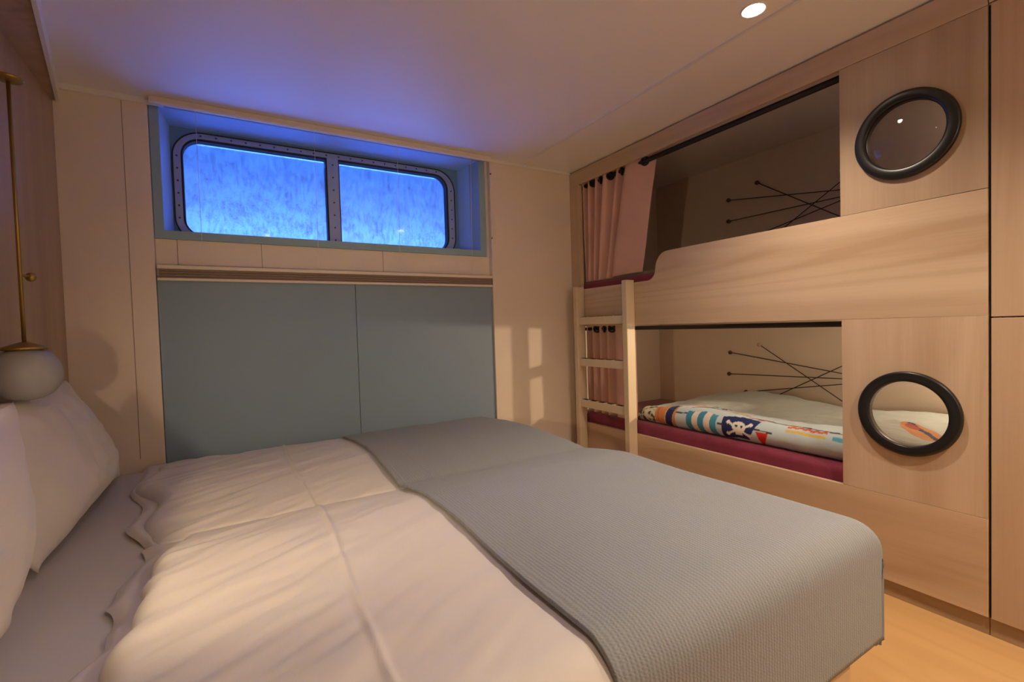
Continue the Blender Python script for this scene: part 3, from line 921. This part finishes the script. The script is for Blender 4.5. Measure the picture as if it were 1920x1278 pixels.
cord_thing((1.70, 0.508), (1.10, 0.844), 'dark elastic cord climbing out from behind the printed duvet', group=GL, depth=0.012)

# ------------------------------------------------------------------ double bed
BY0, BY1 = 0.47, 2.50
bed = thing('double_bed', 'pale wood bed box under white bedding, its corner showing above the floor', 'bed', (0.3, 1.5, 0.0))
obj('base', BX(-0.575, 1.165, 0.512, 2.50, 0.0, 0.235), 'bed_base', bed, bevel=0.003)
mt = obj('mattress', soft_box(-0.572, 1.20, 0.525, 2.515, 0.236, 0.457, 0.035), 'sheet', None, smooth=True)
tag(mt, 'white sheeted double mattress showing between pillows and duvets', 'mattress')

MID = 1.535
def top_z(x, y):
    """height of the made bed (top of the duvets)."""
    near = y < MID
    if near:
        t = (MID - y) / (MID - 0.48)
        h = 0.482 + 0.040 * min(1, (t / 0.22)) ** 0.6 * 1.0
    else:
        t = (y - MID) / (2.5 - MID)
        h = 0.484 + 0.026 * math.sin(min(1.0, t * 1.05) * math.pi) ** 0.7 - 0.003 * t
    h += 0.006 * fbm(x * 2.0, y * 2.0, 0.2)
    # rounded near side
    y0, r = 0.58, 0.085
    if y < y0:
        q = min(1.0, (y0 - y) / r)
        h -= r * (1 - math.sqrt(max(0.0, 1 - q * q)))
    return h

def wrinkle(x, y, seed):
    """soft diagonal pulls and creases of pressed cotton."""
    d = Vector((x, y))
    a = math.radians(28)
    u = x * math.cos(a) + y * math.sin(a); v = -x * math.sin(a) + y * math.cos(a)
    w = 0.007 * fbm(u * 2.0 + seed, v * 9.0, seed, 3)
    w += 0.004 * abs(fbm(u * 4.0 + seed, v * 16.0, seed + 4, 2))
    fade = 1.0 - 0.6 * smooth(0.1, 0.5, x)
    w *= fade
    w += 0.0038 * fbm(x * 3.0 + seed, y * 17.0 - x * 9.0, seed + 8, 3) * (1 - smooth(-0.1, 0.22, x))
    # pressed fold across the duvet
    w += 0.0055 * math.exp(-((x - 0.185 - 0.012 * math.sin(y * 4 + seed)) / 0.006) ** 2)
    return w

def duvet(label, y0, y1, edge, seed, lip):
    """closed quilt; edge(y) = x of the folded head edge; lip(y) = x of the hem under it."""
    ZB = 0.459
    bm = bmesh.new()
    NX, NY = 280, 150
    x1 = 1.225
    def yy(j): return y0 + (y1 - y0) * j
    def ztop(x, y, xe):
        d = min(x - xe, (y1 - y) * 1.2, (y - y0) * 1.2 if y0 > 1.0 else 1.0)
        e = min(1.0, max(0.0, d / 0.045))
        k = math.sqrt(max(0.0, 1 - (1 - e) ** 2))
        z = top_z(x, y) + wrinkle(x, y, seed)
        bot = min(ZB, z - 0.012)
        return bot, bot + (z - bot) * (0.03 + 0.97 * k)
    def ft(i, j):
        y = yy(j); xe = edge(y)
        x = xe + (x1 - xe) * (i ** 1.1)
        return (x, y, ztop(x, y, xe)[1])
    def fb(i, j):
        y = yy(j); xe = edge(y)
        x = xe + (x1 - xe) * (i ** 1.1)
        return (x, y, ztop(x, y, xe)[0])
    a = grid(bm, NX, NY, ft); b = grid(bm, NX, NY, fb)
    def stitch(p, q):
        for k in range(len(p) - 1):
            bm.faces.new((p[k], p[k + 1], q[k + 1], q[k]))
    stitch(a[0], b[0]); stitch(a[-1], b[-1])
    stitch([r[0] for r in a], [r[0] for r in b]); stitch([r[-1] for r in a], [r[-1] for r in b])
    # under-hem that peeps out beyond the fold
    def fl(i, j):
        y = y0 + 0.02 + (y1 - y0 - 0.04) * j
        xe = edge(y) + 0.03; xl = lip(y)
        x = xl + (xe - xl) * i
        z = 0.4605 + 0.012 * smooth(0.0, 0.25, i) + 0.004 * math.sin(y * 46 + 2 * math.sin(y * 17)) * (1 - i)
        return (x, y, z + 0.003)
    top = grid(bm, 8, 120, fl)
    o = obj('duvet', bm, 'linen', None, smooth=True)
    tag(o, label, 'duvet', 'white duvets on the double bed')
    return o

def edge_near(y):
    if y > 1.24: return -0.20 + (y - 1.24) / 0.31 * 0.06 + 0.010 * math.sin(y * 31)
    return -0.195 + 0.010 * math.sin(y * 17 + 1.0) + 0.006 * math.sin(y * 43)
def lip_near(y):
    return edge_near(y) - 0.045 - 0.012 * math.sin(y * 21) - 0.03 * smooth(1.25, 1.5, y)
def edge_far(y):
    return -0.235 - 0.075 * smooth(1.75, 2.15, y) + 0.02 * math.sin(y * 14) + 0.02 * smooth(1.75, 1.6, y)
def lip_far(y):
    return edge_far(y) - 0.028 - 0.018 * math.sin(y * 11 + 0.6)
duvet('white duvet on the near half of the bed, folded edge fanning towards the pillows', 0.505, 1.56, edge_near, 2.0, lip_near)
duvet('white duvet on the far half of the bed along the blue-grey panels', 1.515, 2.515, edge_far, 9.0, lip_far)

# blanket across the foot of the bed
def blanket():
    bm = bmesh.new()
    S0, XF, RF = 0.462, 1.232, 0.072
    T1 = 2.522
    S1 = XF + RF * math.pi / 2 + 0.235
    T0 = 0.47 - 0.04
    def fx(s):
        if s < XF: return s, 0.0
        a = (s - XF) / RF
        if a < math.pi / 2: return XF + RF * math.sin(a), RF * (1 - math.cos(a))
        return XF + RF - 0.02 * (s - XF - RF * math.pi / 2), RF + (s - XF - RF * math.pi / 2)
    Y0, RY = 0.575, 0.075
    Tn = Y0 - RY * math.pi / 2 - 0.215
    def fy(t):
        if t > Y0: return t, 0.0
        a = (Y0 - t) / RY
        if a < math.pi / 2: return Y0 - RY * math.sin(a), RY * (1 - math.cos(a))
        return Y0 - RY, RY + (a - math.pi / 2) * RY
    NS, NT = 150, 190
    def st(i, j):
        return S0 + (S1 - S0) * i, Tn + (T1 - Tn) * j
    def f(i, j):
        s, t = st(i, j)
        x, dx = fx(s); y, dy = fy(t)
        ex = 0.012 * math.sin(t * 9) * smooth(0, 0.05, 0.05 - abs(s - S0)) if s < S0 + 0.05 else 0
        if s < S0 + 0.02: x += 0.006 * math.sin(t * 7)
        zt = top_z(min(x, XF), max(y, Y0)) + 0.016
        d = (dx ** 3 + dy ** 3) ** (1 / 3)
        # the hem hangs at an even height and is rounded off at the corner
        z = zt - min(d, 0.305)
        k = smooth(0.01, 0.30, min(dx, dy))
        x -= 0.035 * k; y += 0.025 * k
        if t > 2.46:
            q = (t - 2.46) / 0.062
            z -= 0.03 * q * q
        # soft folds in the hanging cloth
        if dx > 0.03: x += 0.006 * math.sin(t * 11) * min(1, (dx - 0.03) / 0.15) * (1 - smooth(0.0, 0.03, dy))
        z += 0.003 * fbm(s * 4, t * 4, 7.0)
        return (x, y, z)
    grid(bm, NS, NT, f, st)
    bmesh.ops.delete(bm, geom=[q for q in bm.faces if q.calc_area() < 4e-6], context='FACES')
    o = obj('blanket', bm, 'blanket', None, smooth=True)
    so = o.modifiers.new('thick', 'SOLIDIFY'); so.thickness = 0.007; so.offset = -1
    tag(o, 'ribbed blue-grey blanket spread over the foot of the double bed', 'blanket')
blanket()

# pillows leaning on the wood wall
def pillow(label, yc, width, height, thick, base_x, base_z, lean, twist, seed):
    bm = bmesh.new()
    n = 44
    up = Vector((-math.sin(lean), 0, math.cos(lean)))
    out = Vector((math.cos(lean), 0, math.sin(lean)))
    al = Vector((0, 1, 0))
    rot = Matrix.Rotation(twist, 3, 'Z')
    c = Vector((base_x, yc, base_z))
    def P(u, v, s):
        w = 1 - 0.07 * (1 - v * v) * abs(u) ** 3
        h = 1 - 0.10 * (1 - u * u) * abs(v) ** 3
        e = max(0.0, (1 - abs(u) ** 2.6) * (1 - abs(v) ** 2.6)) ** 0.62
        t = s * thick / 2 * e
        wr = 0.010 * fbm(u * 2.2 + seed, v * 2.2, seed) + 0.006 * fbm(u * 6 + seed, v * 3, seed + 3)
        corner = abs(u * v) ** 4
        t += wr * e + 0.012 * corner * math.sin(u * 9 + v * 7)
        # weight sags towards the bottom
        t *= 1.0 - 0.25 * v
        vec = al * (u * w * width / 2) + up * ((v * h + 1) * height / 2) + out * t
        return c + rot @ vec
    for s in (1, -1):
        grid(bm, n, n, lambda i, j: P(2 * i - 1, 2 * j - 1, s))
    bmesh.ops.remove_doubles(bm, verts=bm.verts, dist=0.0004)
    o = obj('pillow', bm, 'linen', None, smooth=True)
    tag(o, label, 'pillow', 'white pillows against the wood wall')
pillow('white pillow in the corner by the window wall, its top edge lit', 1.945, 0.89, 0.42, 0.17, -0.418, 0.475, 0.33, 0.0, 1.7)
pillow('white pillow nearer the camera, mostly out of the picture', 0.985, 0.86, 0.425, 0.22, -0.462, 0.470, -0.12, 0.0, 5.1)

# ------------------------------------------------------------------ bedside globe lamps on brass rods
def rod_lamp(y, label, lit, group):
    x, zg = -0.50, 0.929
    t = thing('bedside_lamp', label, 'lamp', (x, y, 1.72), group)
    obj('rod', tube(bmesh.new(), [(x, y, 1.00), (x, y, 1.735)], 0.0048, 12), 'brass', t, smooth=True)
    obj('top_disc', lathe(bmesh.new(), [(0, 0.004), (0.030, 0.003), (0.032, 0), (0.030, -0.004), (0.008, -0.008), (0, -0.008)], (x, y, 1.739), 'z', 28), 'brass', t, smooth=True)
    obj('wall_arm', tube(bmesh.new(), [(x, y, 1.742), (-0.5795, y, 1.742)], 0.006, 10), 'brass', t, smooth=True)
    k = obj('knob_stem', tube(bmesh.new(), [(x, y, 1.205), (x + 0.004, y + 0.06, 1.205)], 0.004, 8), 'brass', t, smooth=True)
    obj('knob', lathe(bmesh.new(), [(0, -0.012), (0.010, -0.011), (0.013, 0), (0.010, 0.011), (0, 0.012)], (x + 0.004, y + 0.065, 1.205), 'y', 20), 'brass', k, smooth=True)
    obj('cap', lathe(bmesh.new(), [(0, 0.020), (0.010, 0.018), (0.045, 0.006), (0.052, 0.0), (0.045, -0.004), (0, -0.004)], (x, y, 1.0), 'z', 32), 'brass', t, smooth=True)
    prof = []
    for q in range(0, 25):
        a = math.pi * q / 24
        sx = abs(math.sin(a)) ** 0.75
        prof.append((0.076 * sx, 0.072 * math.cos(a)))
    prof[0] = (0, 0.071); prof[-1] = (0, -0.071)
    obj('globe', lathe(bmesh.new(), prof, (x, y, zg), 'z', 40), 'opal_lit' if lit else 'opal', t, smooth=True)
rod_lamp(1.81, 'unlit opal globe lamp on a brass rod in the pillow corner', False, None)

# small brass reading light on the wood wall, above the nearer pillow
rl = thing('reading_light', 'small lit brass reading light on the wood wall above the nearer pillow', 'lamp', (X_L, 0.66, 0.955))
obj('back_plate', lathe(bmesh.new(), [(0, 0.010), (0.022, 0.009), (0.025, 0.0005), (0, 0.0005)], (X_L, 0.66, 0.955), 'x', 24), 'brass', rl, smooth=True)
obj('arm', tube(bmesh.new(), [(X_L + 0.008, 0.66, 0.955), (-0.50, 0.64, 0.965), (-0.446, 0.645, 0.950)], 0.005, 8), 'brass', rl, smooth=True)
hd = tube(bmesh.new(), [(-0.448, 0.630, 0.950), (-0.436, 0.672, 0.9465)], [0.013, 0.019], 16)
obj('head', hd, 'brass', rl, smooth=True)

# added globe lamp, unseen behind the camera, for soft fill light
def fill_globe(x, z):
    y = Y_F + 0.13
    t = thing('fill_lamp', 'added fill lamp, a lit opal globe on the wall behind the camera', 'lamp', (x, Y_F, z))
    obj('back_plate', lathe(bmesh.new(), [(0, 0.012), (0.045, 0.011), (0.05, 0.001), (0, 0.001)], (x, Y_F, z), 'y', 32), 'brass', t, smooth=True)
    obj('arm', tube(bmesh.new(), [(x, Y_F + 0.011, z), (x, y - 0.078, z)], 0.007, 10), 'brass', t, smooth=True)
    pr = [(0.08 * math.sin(math.pi * q / 20), 0.08 * math.cos(math.pi * q / 20)) for q in range(21)]
    pr[0] = (0, 0.08); pr[-1] = (0, -0.08)
    obj('globe', lathe(bmesh.new(), pr, (x, y, z), 'z', 36), 'fill_opal', t, smooth=True)
fill_globe(1.60, 1.45)

# ------------------------------------------------------------------ ceiling downlights
def downlight(x, y, label):
    t = thing('downlight', label, 'ceiling light', (x, y, H))
    obj('trim_ring', lathe(bmesh.new(), [(0.0335, 0.0), (0.0335, -0.003), (0.038, -0.005), (0.041, -0.002), (0.041, 0.0)], (x, y, H), 'z', 40), 'trim', t, smooth=True)
    obj('lens', lathe(bmesh.new(), [(0.0335, -0.002), (0, -0.0025)], (x, y, H), 'z', 40), 'lens', t)
LBL = ['round lit downlight in the ceiling before the bunks', 'round lit downlight above the camera side of the bed', 'round lit downlight above the floor behind the camera']
for (x, y), l in zip(DOWN, LBL):
    downlight(x, y, l)
